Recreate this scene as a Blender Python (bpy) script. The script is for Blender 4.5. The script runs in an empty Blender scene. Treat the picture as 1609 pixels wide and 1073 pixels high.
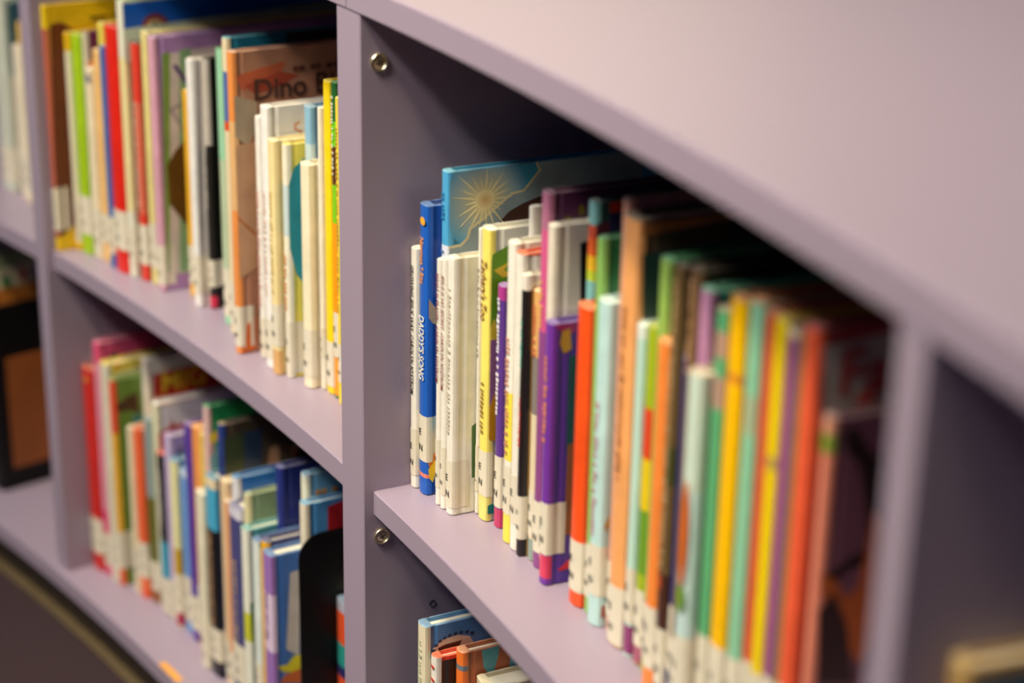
import bpy, bmesh, math, random
from mathutils import Vector, Matrix
random.seed(7)
SC = bpy.context.scene
COL = SC.collection

# ------------------------------------------------------------------ camera, world, lights, exposure
FLOOR_Z = 0.802                      # height of the cabinet's reference line (underside of the top) above the floor
cam_data = bpy.data.cameras.new('camera')
cam = bpy.data.objects.new('camera', cam_data)
COL.objects.link(cam)
cam_right = Vector((0.4752732620822338, 0.8796105595763359, 0.020014740355989335))
cam_up = Vector((-0.3184618719603468, 0.15077725397472455, 0.9358676486508939))
cam_fwd = Vector((-0.8201812985293093, 0.45116680193210884, -0.3517828227431368))
cam.matrix_world = Matrix(((cam_right.x, cam_up.x, -cam_fwd.x, 1.2247779),
                           (cam_right.y, cam_up.y, -cam_fwd.y, -0.5368409),
                           (cam_right.z, cam_up.z, -cam_fwd.z, 0.2546733 + FLOOR_Z),
                           (0, 0, 0, 1)))
cam_data.sensor_width = 36.0
cam_data.lens = 3001.222 * 36.0 / 1609.0
cam_data.clip_start = 0.02
cam_data.dof.use_dof = True
cam_data.dof.focus_distance = 1.447
cam_data.dof.aperture_fstop = 2.8
cam_data.dof.aperture_blades = 0
SC.camera = cam

SC.view_settings.view_transform = 'Standard'
SC.view_settings.look = 'None'
SC.view_settings.gamma = 1.0
SC.view_settings.use_curve_mapping = False
SC.view_settings.exposure = 0.0

world = bpy.data.worlds.new('room_ambient')
SC.world = world
world.use_nodes = True
world.node_tree.nodes['Background'].inputs[0].default_value = (0.24, 0.38, 1.0, 1)
world.node_tree.nodes['Background'].inputs[1].default_value = 0.07


def lamp(name, loc, target, size_x, size_y, power, color, spread):
    d = bpy.data.lights.new(name, 'AREA')
    d.shape = 'RECTANGLE'
    d.size, d.size_y = size_x, size_y
    d.energy, d.color = power, color
    d.spread = math.radians(spread)     # beam angle; narrow on the shelf lamps so light fades towards the ends
    o = bpy.data.objects.new(name, d)
    COL.objects.link(o)
    o.location = loc
    o.rotation_euler = (Vector(target) - Vector(loc)).to_track_quat('-Z', 'Y').to_euler()
    return o


WARM = (1.0, 0.89, 0.63)
lamp('ceiling_or_fill_lamp', (0.16, -1.20, 2.75), (-0.02, 0.0, 0.55), 1.0, 0.22, 13.4, WARM, 72)
lamp('ceiling_or_fill_lamp', (0.50, -1.75, 2.75), (0.04, 0.0, 0.55), 0.8, 0.25, 9.0, (0.97, 0.93, 0.86), 70)
lamp('ceiling_or_fill_lamp', (-1.10, -1.75, 2.75), (-0.6, 0.0, 0.55), 1.0, 0.25, 6.3, (0.88, 0.88, 1.0), 90)
lamp('ceiling_or_fill_lamp', (1.75, -1.00, 2.75), (0.95, 0.15, 0.55), 0.6, 0.25, 1.0, WARM, 60)
lamp('ceiling_or_fill_lamp', (-2.10, 1.30, 2.75), (-2.3, 1.30, 0), 1.0, 0.30, 42, WARM, 150)  # added lamp without a known source, brightens the left wall for its reflection

# ------------------------------------------------------------------ materials
MATS = {}


def lin(h):
    out = []
    for i in (0, 2, 4):
        c = int(h[i:i + 2], 16) / 255
        out.append(c / 12.92 if c <= 0.04045 else ((c + 0.055) / 1.055) ** 2.4)
    return (out[0], out[1], out[2], 1.0)


def base_mat(name, rough, spec=0.5, coat=0.0):
    m = bpy.data.materials.new(name)
    m.use_nodes = True
    b = m.node_tree.nodes['Principled BSDF']
    b.inputs['Roughness'].default_value = rough
    b.inputs['Specular IOR Level'].default_value = spec
    b.inputs['Coat Weight'].default_value = coat
    b.inputs['Coat Roughness'].default_value = 0.15
    return m, m.node_tree.nodes, m.node_tree.links, b


def mottled(h, rough=0.32, amount=0.10, scale=60.0, spec=0.5):
    """one colour with a faint printed or worn mottling"""
    key = (h, rough, amount, scale)
    if key in MATS:
        return MATS[key]
    m, N, L, b = base_mat('print_' + h.lower(), rough, spec)
    tc = N.new('ShaderNodeTexCoord')
    nz = N.new('ShaderNodeTexNoise')
    nz.inputs['Scale'].default_value = scale
    nz.inputs['Detail'].default_value = 3
    rp = N.new('ShaderNodeValToRGB')
    c = lin(h)
    rp.color_ramp.elements[0].position = 0.3
    rp.color_ramp.elements[0].color = (c[0] * (1 - amount), c[1] * (1 - amount), c[2] * (1 - amount), 1)
    rp.color_ramp.elements[1].position = 0.7
    rp.color_ramp.elements[1].color = (min(1, c[0] * (1 + amount * .4)), min(1, c[1] * (1 + amount * .4)), min(1, c[2] * (1 + amount * .4)), 1)
    L.new(tc.outputs['Object'], nz.inputs['Vector'])
    L.new(nz.outputs['Fac'], rp.inputs['Fac'])
    L.new(rp.outputs['Color'], b.inputs['Base Color'])
    MATS[key] = m
    return m


def banded(h, bands, height):
    """a cover colour crossed by printed bands at given heights (metres above the foot)"""
    if not bands:
        return mottled(h)
    m, N, L, b = base_mat('bands_' + h.lower(), 0.32)
    tc = N.new('ShaderNodeTexCoord')
    sp = N.new('ShaderNodeSeparateXYZ')
    L.new(tc.outputs['Object'], sp.inputs[0])
    cuts = {0.0, height}
    for c, z1, z0 in bands:
        cuts |= {max(0.0, min(height, z0)), max(0.0, min(height, z1))}
    cuts = sorted(cuts)
    prev = None
    for i in range(len(cuts) - 1):
        mid = (cuts[i] + cuts[i + 1]) / 2
        colr = h
        for c, z1, z0 in bands:
            if z0 <= mid <= z1:
                colr = c
        if prev is None:
            rgb = N.new('ShaderNodeRGB')
            rgb.outputs[0].default_value = lin(colr)
            prev = rgb.outputs[0]
        else:
            gt = N.new('ShaderNodeMath')
            gt.operation = 'GREATER_THAN'
            gt.inputs[1].default_value = cuts[i]
            L.new(sp.outputs[2], gt.inputs[0])
            mx = N.new('ShaderNodeMix')
            mx.data_type = 'RGBA'
            L.new(gt.outputs[0], mx.inputs['Factor'])
            L.new(prev, mx.inputs['A'])
            mx.inputs['B'].default_value = lin(colr)
            prev = mx.outputs['Result']
    nz = N.new('ShaderNodeTexNoise')
    nz.inputs['Scale'].default_value = 70
    L.new(tc.outputs['Object'], nz.inputs['Vector'])
    hs = N.new('ShaderNodeHueSaturation')
    mr = N.new('ShaderNodeMapRange')
    mr.inputs['To Min'].default_value = 0.9
    mr.inputs['To Max'].default_value = 1.06
    L.new(nz.outputs['Fac'], mr.inputs['Value'])
    L.new(mr.outputs['Result'], hs.inputs['Value'])
    L.new(prev, hs.inputs['Color'])
    L.new(hs.outputs['Color'], b.inputs['Base Color'])
    return m


def laminate():
    m, N, L, b = base_mat('lilac_laminate', 0.36, 0.5)
    tc = N.new('ShaderNodeTexCoord')
    nz = N.new('ShaderNodeTexNoise')
    nz.inputs['Scale'].default_value = 900
    nz.inputs['Detail'].default_value = 2
    rp = N.new('ShaderNodeValToRGB')
    rp.color_ramp.elements[0].color = lin('968797')
    rp.color_ramp.elements[1].color = lin('A090A1')
    L.new(tc.outputs['Object'], nz.inputs['Vector'])
    L.new(nz.outputs['Fac'], rp.inputs['Fac'])
    L.new(rp.outputs['Color'], b.inputs['Base Color'])
    bp = N.new('ShaderNodeBump')
    bp.inputs['Strength'].default_value = 0.04
    bp.inputs['Distance'].default_value = 0.0004
    L.new(nz.outputs['Fac'], bp.inputs['Height'])
    L.new(bp.outputs['Normal'], b.inputs['Normal'])
    return m


def paper():
    m, N, L, b = base_mat('page_paper', 0.8, 0.2)
    tc = N.new('ShaderNodeTexCoord')
    wv = N.new('ShaderNodeTexWave')
    wv.inputs['Scale'].default_value = 420
    wv.inputs['Distortion'].default_value = 1.5
    rp = N.new('ShaderNodeValToRGB')
    rp.color_ramp.elements[0].color = lin('D2C6A8')
    rp.color_ramp.elements[1].color = lin('EFE6D0')
    L.new(tc.outputs['Object'], wv.inputs['Vector'])
    L.new(wv.outputs['Fac'], rp.inputs['Fac'])
    L.new(rp.outputs['Color'], b.inputs['Base Color'])
    return m


def carpet_mat():
    m, N, L, b = base_mat('carpet_pile', 0.95, 0.1)
    tc = N.new('ShaderNodeTexCoord')
    nz = N.new('ShaderNodeTexNoise')
    nz.inputs['Scale'].default_value = 260
    nz.inputs['Detail'].default_value = 6
    rp = N.new('ShaderNodeValToRGB')
    rp.color_ramp.elements[0].color = lin('2A2024')
    rp.color_ramp.elements[1].color = lin('4C3C3E')
    L.new(tc.outputs['Object'], nz.inputs['Vector'])
    L.new(nz.outputs['Fac'], rp.inputs['Fac'])
    L.new(rp.outputs['Color'], b.inputs['Base Color'])
    bp = N.new('ShaderNodeBump')
    bp.inputs['Strength'].default_value = 0.6
    bp.inputs['Distance'].default_value = 0.004
    L.new(nz.outputs['Fac'], bp.inputs['Height'])
    L.new(bp.outputs['Normal'], b.inputs['Normal'])
    return m


def metal(name, h, rough):
    m, N, L, b = base_mat(name, rough)
    b.inputs['Metallic'].default_value = 1.0
    nz = N.new('ShaderNodeTexNoise')
    nz.inputs['Scale'].default_value = 300
    mr = N.new('ShaderNodeMapRange')
    mr.inputs['To Min'].default_value = rough * .8
    mr.inputs['To Max'].default_value = rough * 1.3
    L.new(nz.outputs['Fac'], mr.inputs['Value'])
    L.new(mr.outputs['Result'], b.inputs['Roughness'])
    b.inputs['Base Color'].default_value = lin(h)
    return m


LILAC, PAPER, CARPET = laminate(), paper(), carpet_mat()
BRASS = metal('nickel_fitting', 'E6DABC', 0.33)
BLACK_STEEL = mottled('0B0A0A', 0.45, 0.1, 200, 0.3)
STICKER = mottled('E0D6BF', 0.45, 0.03, 120)
INK = mottled('2B2725', 0.6, 0.05, 100)

# ------------------------------------------------------------------ mesh helpers
R = 3.9113187545386703               # the shelving follows an arc of this radius, seen from its inner side
TH_L, TH_R = -0.1718014936054413, 0.17590806894415795


def at(s, r, z=0.0):
    """a point s metres along the curved front, r behind it, z above the reference line"""
    th = s / R
    return Vector(((R + r) * math.sin(th), (R + r) * math.cos(th) - R, z + FLOOR_Z))


def finish(name, bm, mats, parent=None, smooth=False):
    me = bpy.data.meshes.new(name)
    bmesh.ops.recalc_face_normals(bm, faces=bm.faces)
    bm.to_mesh(me)
    bm.free()
    for m in (mats if isinstance(mats, (list, tuple)) else [mats]):
        me.materials.append(m)
    if smooth:
        for p in me.polygons:
            p.use_smooth = True
    o = bpy.data.objects.new(name, me)
    COL.objects.link(o)
    if parent:
        o.parent = parent
    return o


def thing(name, label, cat, loc=(0, 0, 0), rz=0.0, group=None):
    o = bpy.data.objects.new(name, None)
    COL.objects.link(o)
    o.location = loc
    o.rotation_euler = (0, 0, rz)
    o.empty_display_size = 0.02
    o['label'] = label
    o['category'] = cat
    if group:
        o['group'] = group
    return o


def loft(bm, rings, closed_caps=True, mat=0):
    """bridge equal-length closed rings of points; cap both ends"""
    vs = [[bm.verts.new(p) for p in r] for r in rings]
    n = len(rings[0])
    for a, b in zip(vs[:-1], vs[1:]):
        for i in range(n):
            f = bm.faces.new((a[i], a[(i + 1) % n], b[(i + 1) % n], b[i]))
            f.material_index = mat
    if closed_caps:
        bm.faces.new(vs[0]).material_index = mat
        bm.faces.new(list(reversed(vs[-1]))).material_index = mat
    return vs


def chamfered(x0, x1, y0, y1, c):
    return [(x0 + c, y0), (x1 - c, y0), (x1, y0 + c), (x1, y1 - c), (x1 - c, y1), (x0 + c, y1), (x0, y1 - c), (x0, y0 + c)]


def arc_board(name, s0, s1, r0, r1, z0, z1, mat, parent, c=0.001):
    bm = bmesh.new()
    n = max(2, int(abs(s1 - s0) / 0.03))
    prof = chamfered(r0, r1, z0, z1, c)
    loft(bm, [[at(s0 + (s1 - s0) * i / n, r, z) for r, z in prof] for i in range(n + 1)])
    return finish(name, bm, mat, parent)


def radial_panel(name, s, w, r0, r1, z0, z1, mat, parent, c=0.001):
    """an upright board standing across the arc"""
    bm = bmesh.new()
    th = s / R
    t = Vector((math.cos(th), -math.sin(th), 0))
    d = Vector((math.sin(th), math.cos(th), 0))
    o = at(s, 0, 0)
    prof = chamfered(-w / 2, w / 2, r0, r1, c)
    loft(bm, [[o + t * x + d * y + Vector((0, 0, z)) for x, y in prof] for z in (z0, z1)])
    return finish(name, bm, mat, parent)


def box(bm, x0, x1, y0, y1, z0, z1, c=0.0008, mat=0):
    rings = []
    for z, k in ((z0, c), (z0 + c, 0), (z1 - c, 0), (z1, c)):
        rings.append([(x, y, z) for x, y in chamfered(x0 + k, x1 - k, y0 + k, y1 - k, c)])
    loft(bm, rings, mat=mat)


def prism(bm, pts, x, thick, mat=0):
    """a thin printed shape on the cover plane x: pts are (depth, height)"""
    a = [bm.verts.new((x, u, v)) for u, v in pts]
    b = [bm.verts.new((x + thick, u, v)) for u, v in pts]
    n = len(pts)
    try:
        bm.faces.new(b).material_index = mat
    except ValueError:
        return
    for i in range(n):
        bm.faces.new((a[i], a[(i + 1) % n], b[(i + 1) % n], b[i])).material_index = mat


TEXT_CACHE = {}


def text_mesh(body, size):
    key = body
    if key not in TEXT_CACHE:
        cu = bpy.data.curves.new('lettering', 'FONT')
        cu.body = body
        cu.size = 1.0
        cu.offset = 0.018
        cu.resolution_u = 3
        ob = bpy.data.objects.new('lettering', cu)
        COL.objects.link(ob)
        dg = bpy.context.evaluated_depsgraph_get()
        me = bpy.data.meshes.new_from_object(ob.evaluated_get(dg))
        vs = [v.co.copy() for v in me.vertices]
        fs = [tuple(p.vertices) for p in me.polygons]
        bpy.data.objects.remove(ob)
        bpy.data.curves.remove(cu)
        bpy.data.meshes.remove(me)
        TEXT_CACHE[key] = (vs, fs)
    return TEXT_CACHE[key]


def add_text(bm, body, origin, xdir, ydir, size=None, length=None, mat=0, cap=None):
    """lay lettering on a plane; cap = capital height, length = stretch to fit"""
    vs, fs = text_mesh(body, 1)
    x1 = max(v.x for v in vs)
    sy = (cap / 0.69)
    sx = (length / x1) if length else sy
    o, xd, yd = Vector(origin), Vector(xdir), Vector(ydir)
    new = [bm.verts.new(o + xd * (v.x * sx) + yd * (v.y * sy)) for v in vs]
    for f in fs:
        try:
            bm.faces.new([new[i] for i in f]).material_index = mat
        except ValueError:
            pass

BOOKS = [
  # shelf, arc position, recess, thickness, height, depth, spine colour, cover colour, bulge, label zone, description, artwork
  ('M', 0.0254, 0.0395, 0.0096, 0.1924, 0.2, 'F0E9DA', 'F0E9DA', 0.0012, (0.0111, 0.0491),
   'thin white book with small black spine lettering leaning on the lilac center panel',
   [('ST', "GROWING JESUS' WAY  CAROLYN NYSTROM", 0.1788, 0.0771, '2A2624', 0.62)]),
  ('M', 0.0383, 0.0412, 0.0138, 0.2286, 0.22, '1F5FC0', '16479E', 0.0012, (0.0277, 0.0647),
   'royal blue hardcover with orange and white spine lettering next to the thin white book',
   [('ST', 'Newman * Ritz', 0.2037, 0.1678, 'F0A050', 0.62), ('ST', "DADDY'S SONG", 0.1436, 0.0929, 'F4EFE0', 0.78), ('SO', 'F2B030', 0.2162, 0.0032), ('P', 'E07B20', [(0.0012, 0.0272), (0.005, 0.0327), (0.0113, 0.0398), (0.012, 0.0161), (0.0072, 0.0154), (0.0029, 0.0215)]), ('P', 'F2C818', [(0.0013, 0.0218), (0.0071, 0.0291), (0.012, 0.0214), (0.0121, 0.0124), (0.0072, 0.0175), (0.0051, 0.0106), (0.0024, 0.0143)]), ('P', 'C9A184', [(0.0012, 0.1581), (0.0043, 0.1536), (0.0105, 0.1458), (0.0106, 0.1358), (0.0044, 0.1388), (0.0012, 0.1432)]), ('SB', 'E8806A', 0.0177, 0.0145)]),
  ('M', 0.0517, 0.0514, 0.0108, 0.2559, 0.21, '4FA6D6', '3F9CC8', 0.0012, (0.013, 0.052),
   'tall sky blue picture book with a sunburst and clouds on its cover',
   [('GLOW', 'DCCB94', '3F9CC8', 0.0293, 0.2319, 0.036), ('P', '8FA0A6', [(0.0012, 0.1996), (0.0104, 0.2003), (0.0159, 0.2049), (0.0179, 0.2118), (0.0286, 0.2181), (0.0392, 0.2259), (0.051, 0.2341), (0.0608, 0.2353), (0.0685, 0.2435), (0.0736, 0.2492), (0.0707, 0.2549), (0.1603, 0.2549), (0.1681, 0.1101), (0.0018, 0.1357)]), ('PE', 'E8D9A8', [(0.0012, 0.1996), (0.0104, 0.2003), (0.0159, 0.2049), (0.0179, 0.2118), (0.0286, 0.2181), (0.0392, 0.2259), (0.051, 0.2341), (0.0608, 0.2353), (0.0685, 0.2435), (0.0736, 0.2492), (0.0707, 0.2549)], 0.0009), ('P', '4A2A1E', [(0.0415, 0.2141), (0.0492, 0.2209), (0.0595, 0.2254), (0.0731, 0.2291), (0.1018, 0.2301), (0.1351, 0.2114), (0.1371, 0.1661), (0.0422, 0.1791)]), ('STAR', 'F4E6AE', 0.0293, 0.2319, 0.0275, 21), ('SB', 'D9DDE8', 0.2006, 0.1588), ('SD', '2C78A8', 0.2395, 0.2159), ('SD', '5E7CB8', 0.1967, 0.1735)]),
  ('M', 0.0613, 0.0426, 0.0062, 0.1941, 0.2, 'F0E9DA', 'F0E9DA', 0.0012, (0.015, 0.0534),
   'leftmost of three thin white books with red spine lettering beside the blue sunburst cover',
   [('ST', 'WHAT IS PRAYER?  CAROLYN NYSTROM', 0.1835, 0.0991, '8A2F28', 0.7)]),
  ('M', 0.0691, 0.043, 0.0068, 0.1968, 0.2, 'F0E9DA', 'F0E9DA', 0.0012, (0.012, 0.0503),
   'middle one of three thin white books standing tight together',
   [('ST', 'JESUS IS NO SECRET  CAROLYN NYSTROM', 0.184, 0.0958, '8A2F28', 0.7)]),
  ('M', 0.0789, 0.0435, 0.0105, 0.2007, 0.2, 'F0E9DA', 'EFEAD8', 0.0012, (0.0063, 0.044),
   'thicker white book with a worn blank cover and a green strip near its bottom edge',
   [('SD', 'C4B7A0', 0.1774, 0.0603), ('P', '567A3C', [(0.0152, 0.0697), (0.024, 0.0757), (0.0248, 0.027), (0.0158, 0.0287)])]),
  ('M', 0.0871, 0.0623, 0.0037, 0.2219, 0.2, 'F0E9DA', 'F0E9DA', 0.0012, (0.0191, 0.0551),
   'very thin white book squeezed against the yellow zoo book',
   [('SD', '9A958A', 0.1927, 0.1251)]),
  ('M', 0.0969, 0.0617, 0.0136, 0.2252, 0.21, 'F3E06A', 'EFEBDC', 0.0012, (0.0204, 0.0561),
   'pale yellow Zoo storybook with green jungle art on its white cover',
   [('ST', "Zachary's Zoo", 0.2014, 0.1558, '7A3F1C', 0.8), ('SD', '8C6A2A', 0.1091, 0.0662), ('P', '6FA31C', [(0.0012, 0.2027), (0.0017, 0.207), (0.0146, 0.2124), (0.0296, 0.2128), (0.0313, 0.1457), (0.0012, 0.1504)]), ('P', 'F0D23C', [(0.0012, 0.1514), (0.0036, 0.1595), (0.0078, 0.1492), (0.0161, 0.1432), (0.0012, 0.1406)]), ('P', 'A06A96', [(0.0012, 0.1432), (0.0161, 0.1432), (0.0172, 0.0889), (0.0012, 0.0917)]), ('P', 'F0C832', [(0.0029, 0.1951), (0.0148, 0.1997), (0.0109, 0.1945), (0.0181, 0.1898), (0.01, 0.189)]), ('P', 'D99A14', [(0.0012, 0.0917), (0.0067, 0.1046), (0.0171, 0.0964), (0.0179, 0.0586), (0.0012, 0.0667)]), ('P', '118C80', [(0.0012, 0.0135), (0.0073, 0.0146), (0.0075, 0.0063), (0.0012, 0.0068)]), ('SB', 'E9DD7A', 0.0204, 0.0018)]),
  ('M', 0.113, 0.0658, 0.0106, 0.1876, 0.2, '5F3A8C', '6A4496', 0.0012, (0.0169, 0.0575),
   'slim purple book with white spine lettering and a magenta foot',
   [('SD', 'E9E2EE', 0.1777, 0.1241), ('SD', 'EDE3EA', 0.1217, 0.0889), ('SB', 'C23A66', 0.0159, -0.0011), ('SB', 'B03A8C', 0.1876, 0.1768)]),
  ('M', 0.1249, 0.082, 0.0057, 0.2464, 0.19, 'F0E9DA', 'F0E9DA', 0.0012, (0.013, 0.052),
   'tall white book set far back, peeping out left of the mauve spine',
   []),
  ('M', 0.137, 0.061, 0.0116, 0.227, 0.22, 'F0E9DA', 'F0E9DA', 0.0012, (0.0234, 0.0609),
   'tall white book with a yellow block on its spine and pinkish lettering',
   [('SB', 'F5DF50', 0.1169, 0.0648), ('SB', 'F5DF50', 0.0229, -0.001), ('SD', 'C98A6E', 0.1573, 0.0683)]),
  ('M', 0.1494, 0.0605, 0.0109, 0.2231, 0.21, 'F0E9DA', 'E8E4DC', 0.0012, (0.0215, 0.0588),
   'white book with a bright red top edge on its cover',
   [('CB', 'E24A22', 0.2231, 0.2208)]),
  ('M', 0.16, 0.0597, 0.0072, 0.2112, 0.2, '231D1C', 'E2B66E', 0.0012, (0.014, 0.0473),
   'black spined book with red and green lettering and a tan cover',
   [('SD', '2C9C84', 0.1793, 0.14), ('SD', 'D23A38', 0.1211, 0.0829), ('CB', 'F0E6D2', 0.2112, 0.2021), ('SB', 'EFE8D8', 0.2112, 0.1999)]),
  ('M', 0.1693, 0.0645, 0.0091, 0.2022, 0.2, 'E8D6B0', 'E5C48C', 0.0012, (0.0199, 0.0544),
   'cream and gray patterned book just left of the tall mauve book',
   [('SB', 'E6B06A', 0.2022, 0.1543), ('SB', '8A8078', 0.1543, 0.1121), ('SB', '93A294', 0.0174, -0.0052), ('SD', 'D66A50', 0.1909, 0.1543)]),
  ('M', 0.1805, 0.063, 0.0111, 0.2741, 0.24, 'B5708C', '5A2C4C', 0.0012, (0.013, 0.052),
   'tall mauve hardcover with a plum cover and olive lettering',
   [('SB', 'D25A8C', 0.2481, 0.1768), ('SB', '8E4A86', 0.1768, -0.0044), ('SD', 'E9B060', 0.2128, 0.1768), ('P', '7D6E22', [(0.0264, 0.2597), (0.0263, 0.2584), (0.0259, 0.2572), (0.0253, 0.2564), (0.0246, 0.256), (0.0237, 0.2561), (0.023, 0.2567), (0.0223, 0.2576), (0.0218, 0.2589), (0.0216, 0.2602), (0.0217, 0.2616), (0.0221, 0.2627), (0.0227, 0.2635), (0.0235, 0.2639), (0.0243, 0.2638), (0.0251, 0.2632), (0.0257, 0.2623), (0.0262, 0.2611)]), ('P', '7D6E22', [(0.0167, 0.2551), (0.0165, 0.2546), (0.0161, 0.2541), (0.0155, 0.2538), (0.0148, 0.2536), (0.0139, 0.2537), (0.0132, 0.254), (0.0125, 0.2545), (0.0121, 0.2551), (0.0119, 0.2557), (0.0121, 0.2563), (0.0124, 0.2567), (0.0131, 0.2571), (0.0138, 0.2572), (0.0146, 0.2571), (0.0154, 0.2568), (0.0161, 0.2563), (0.0165, 0.2558)])]),
  ('M', 0.192, 0.0621, 0.0095, 0.255, 0.2, 'E8DCC8', 'E9E1D2', 0.0012, (0.013, 0.052),
   'white covered book with a black picture standing in front of the plum cover',
   [('P', '1C1210', [(0.019, 0.2411), (0.0246, 0.2422), (0.0264, 0.1959), (0.0206, 0.1976)]), ('CB', 'B33A78', 0.1912, 0.098)]),
  ('M', 0.2035, 0.0564, 0.0113, 0.1924, 0.24, '7436A0', '57369A', 0.0012, (0.0237, 0.0623),
   'short deep purple book with a white label wrapped round its spine foot',
   [('SD', 'E8905A', 0.1678, 0.1037), ('SB', 'D63A5C', 0.0228, 0.0056), ('P', 'B0346E', [(0.0012, 0.1914), (0.0165, 0.1914), (0.0169, 0.1853), (0.0099, 0.1818)]), ('P', 'D8A83A', [(0.007, 0.1867), (0.0125, 0.1877), (0.014, 0.1732), (0.0084, 0.1704), (0.0054, 0.178)]), ('P', '1F5450', [(0.0123, 0.168), (0.0198, 0.1687), (0.0226, 0.0928), (0.0128, 0.0964)]), ('P', 'A35A28', [(0.0135, 0.1037), (0.0221, 0.1069), (0.0247, 0.0351), (0.0129, 0.0374)]), ('P', 'D42A3A', [(0.0088, 0.011), (0.0227, 0.0219), (0.0231, 0.011), (0.0108, 0.0101)])]),
  ('M', 0.2192, 0.0766, 0.0102, 0.2773, 0.22, '7FB4B0', '2C4A48', 0.0012, (0.013, 0.052),
   'tall book with a rainbow striped spine and a dark cover',
   [('SB', 'C8503A', 0.2613, 0.2527), ('SB', 'E2622A', 0.2527, 0.2407), ('SB', 'E9B52A', 0.2407, 0.2304), ('SB', 'B5C838', 0.2304, 0.2235), ('SB', '7DB8B4', 0.2235, 0.206), ('P', '5A2438', [(0.0012, 0.2627), (0.012, 0.2644), (0.0125, 0.2528), (0.0012, 0.2541)]), ('P', 'C8322A', [(0.0096, 0.2763), (0.0219, 0.2763), (0.0224, 0.2687), (0.01, 0.2692)]), ('P', '2A2450', [(0.01, 0.2692), (0.0224, 0.2687), (0.0232, 0.2516), (0.0106, 0.253)])]),
  ('M', 0.2376, 0.0644, 0.0187, 0.2142, 0.2, 'F4541C', 'E8501C', 0.003, (0.0115, 0.0488),
   'bright orange red hardcover with a rounded plain spine',
   []),
  ('M', 0.2522, 0.0658, 0.0084, 0.2639, 0.2, '8FBF62', '2F7A46', 0.0012, (0.013, 0.052),
   'green hardcover with a light green spine rising behind the pale aqua book with pink lettering',
   []),
  ('M', 0.2659, 0.0636, 0.0167, 0.2276, 0.19, 'BFE0DC', 'B9DCDC', 0.003, (0.023, 0.0594),
   'pale aqua hardcover with pink cursive spine lettering',
   [('ST', 'If You Give a Pig a Pancake', 0.1591, 0.065, 'C96A86', 0.42), ('P', 'E9B48C', [(0.0012, 0.2187), (0.0012, 0.2213), (0.0012, 0.201), (0.0012, 0.1996)]), ('P', 'C89A2A', [(0.0012, 0.0755), (0.0054, 0.0833), (0.0066, 0.0767), (0.0012, 0.0706)]), ('P', 'B5583C', [(0.0012, 0.0158), (0.0035, 0.017), (0.0039, 0.0075), (0.0012, 0.0077)])]),
  ('M', 0.2797, 0.0676, 0.0087, 0.2964, 0.26, 'E0A48C', 'B08078', 0.0012, (0.013, 0.052),
   'tall salmon pink picture book showing above the peach spine',
   [('DC', '4A3834', 0.0098, 0.0486, 0.289)]),
  ('M', 0.2954, 0.064, 0.0205, 0.2901, 0.26, 'F2A866', '5A4634', 0.003, (0.002, 0.0438),
   'tall thick peach orange spined book with brown lettering',
   [('SD', 'A86A3C', 0.2333, 0.1143), ('P', 'C87A44', [(0.0012, 0.288), (0.0749, 0.2891), (0.0755, 0.2855), (0.0012, 0.2801)]), ('P', '2E4A44', [(0.0021, 0.2687), (0.0765, 0.2724), (0.0837, 0.175), (0.0062, 0.1862)])]),
  ('M', 0.3117, 0.0639, 0.0101, 0.2274, 0.2, 'BFE0D0', 'CDE4DA', 0.0012, (0.0254, 0.064),
   'short mint white book with a purple foot beside the peach spine',
   [('SB', '8C3A6E', 0.0231, 0.0028), ('SB', 'E8EEE4', 0.2274, 0.2185)]),
  ('M', 0.3235, 0.065, 0.0113, 0.2302, 0.2, 'A8B81E', '8A9C1E', 0.0012, (0.0145, 0.054),
   'short lime green book with red and green spine art',
   [('SB', 'E04A24', 0.1773, 0.1436), ('SB', 'E9C81A', 0.1436, 0.1092), ('SB', '6E9C2A', 0.1092, 0.0652), ('SB', 'A85A6E', 0.0154, 0.0016)]),
  ('M', 0.3361, 0.0643, 0.0116, 0.2764, 0.26, '9CBF5A', '1E5038', 0.0012, (0.013, 0.052),
   'tall grass green spined picture book with a dark green cover',
   [('CB', '2E8C50', 0.2764, 0.2706)]),
  ('M', 0.3501, 0.0587, 0.0141, 0.2312, 0.2, 'F58A3C', 'E87A2E', 0.002, (0.0152, 0.0576),
   'orange book with a worn cream top left of the brown lettered book',
   []),
  ('M', 0.3633, 0.0585, 0.0101, 0.2814, 0.26, '6E5634', '241C14', 0.0012, (0.01, 0.0491),
   'tall dark brown book with a beaded tan pattern down its spine',
   [('SD', 'C8A878', 0.2723, 0.086), ('SB', '4A4A24', 0.1697, 0.145), ('SB', '4A2A20', 0.086, 0.0469), ('SD', 'E8602A', 0.0839, 0.0731)]),
  ('M', 0.3724, 0.0613, 0.0058, 0.2295, 0.22, '3A3F78', '2C3060', 0.0012, (0.0248, 0.0686),
   'narrow navy spine right of the brown book with a beaded pattern',
   []),
  ('M', 0.3819, 0.0588, 0.0108, 0.2854, 0.27, '7A5A3C', '2A2014', 0.0012, (0.013, 0.052),
   'dark brown beaded spine between the navy spine and the tall lilac one',
   [('SD', 'C89A6E', 0.2783, 0.217)]),
  ('M', 0.3942, 0.0589, 0.0115, 0.2775, 0.26, 'C48AAE', '1E5A5C', 0.0012, (0.013, 0.052),
   'tall lilac spined picture book with a dark teal cover',
   [('CB', '4FA884', 0.2775, 0.2741)]),
  ('M', 0.4087, 0.0483, 0.0153, 0.2351, 0.2, 'CFE0D0', 'B8A890', 0.003, (0.0175, 0.0709),
   'pale mint gray book with an orange carrot on its spine',
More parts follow.
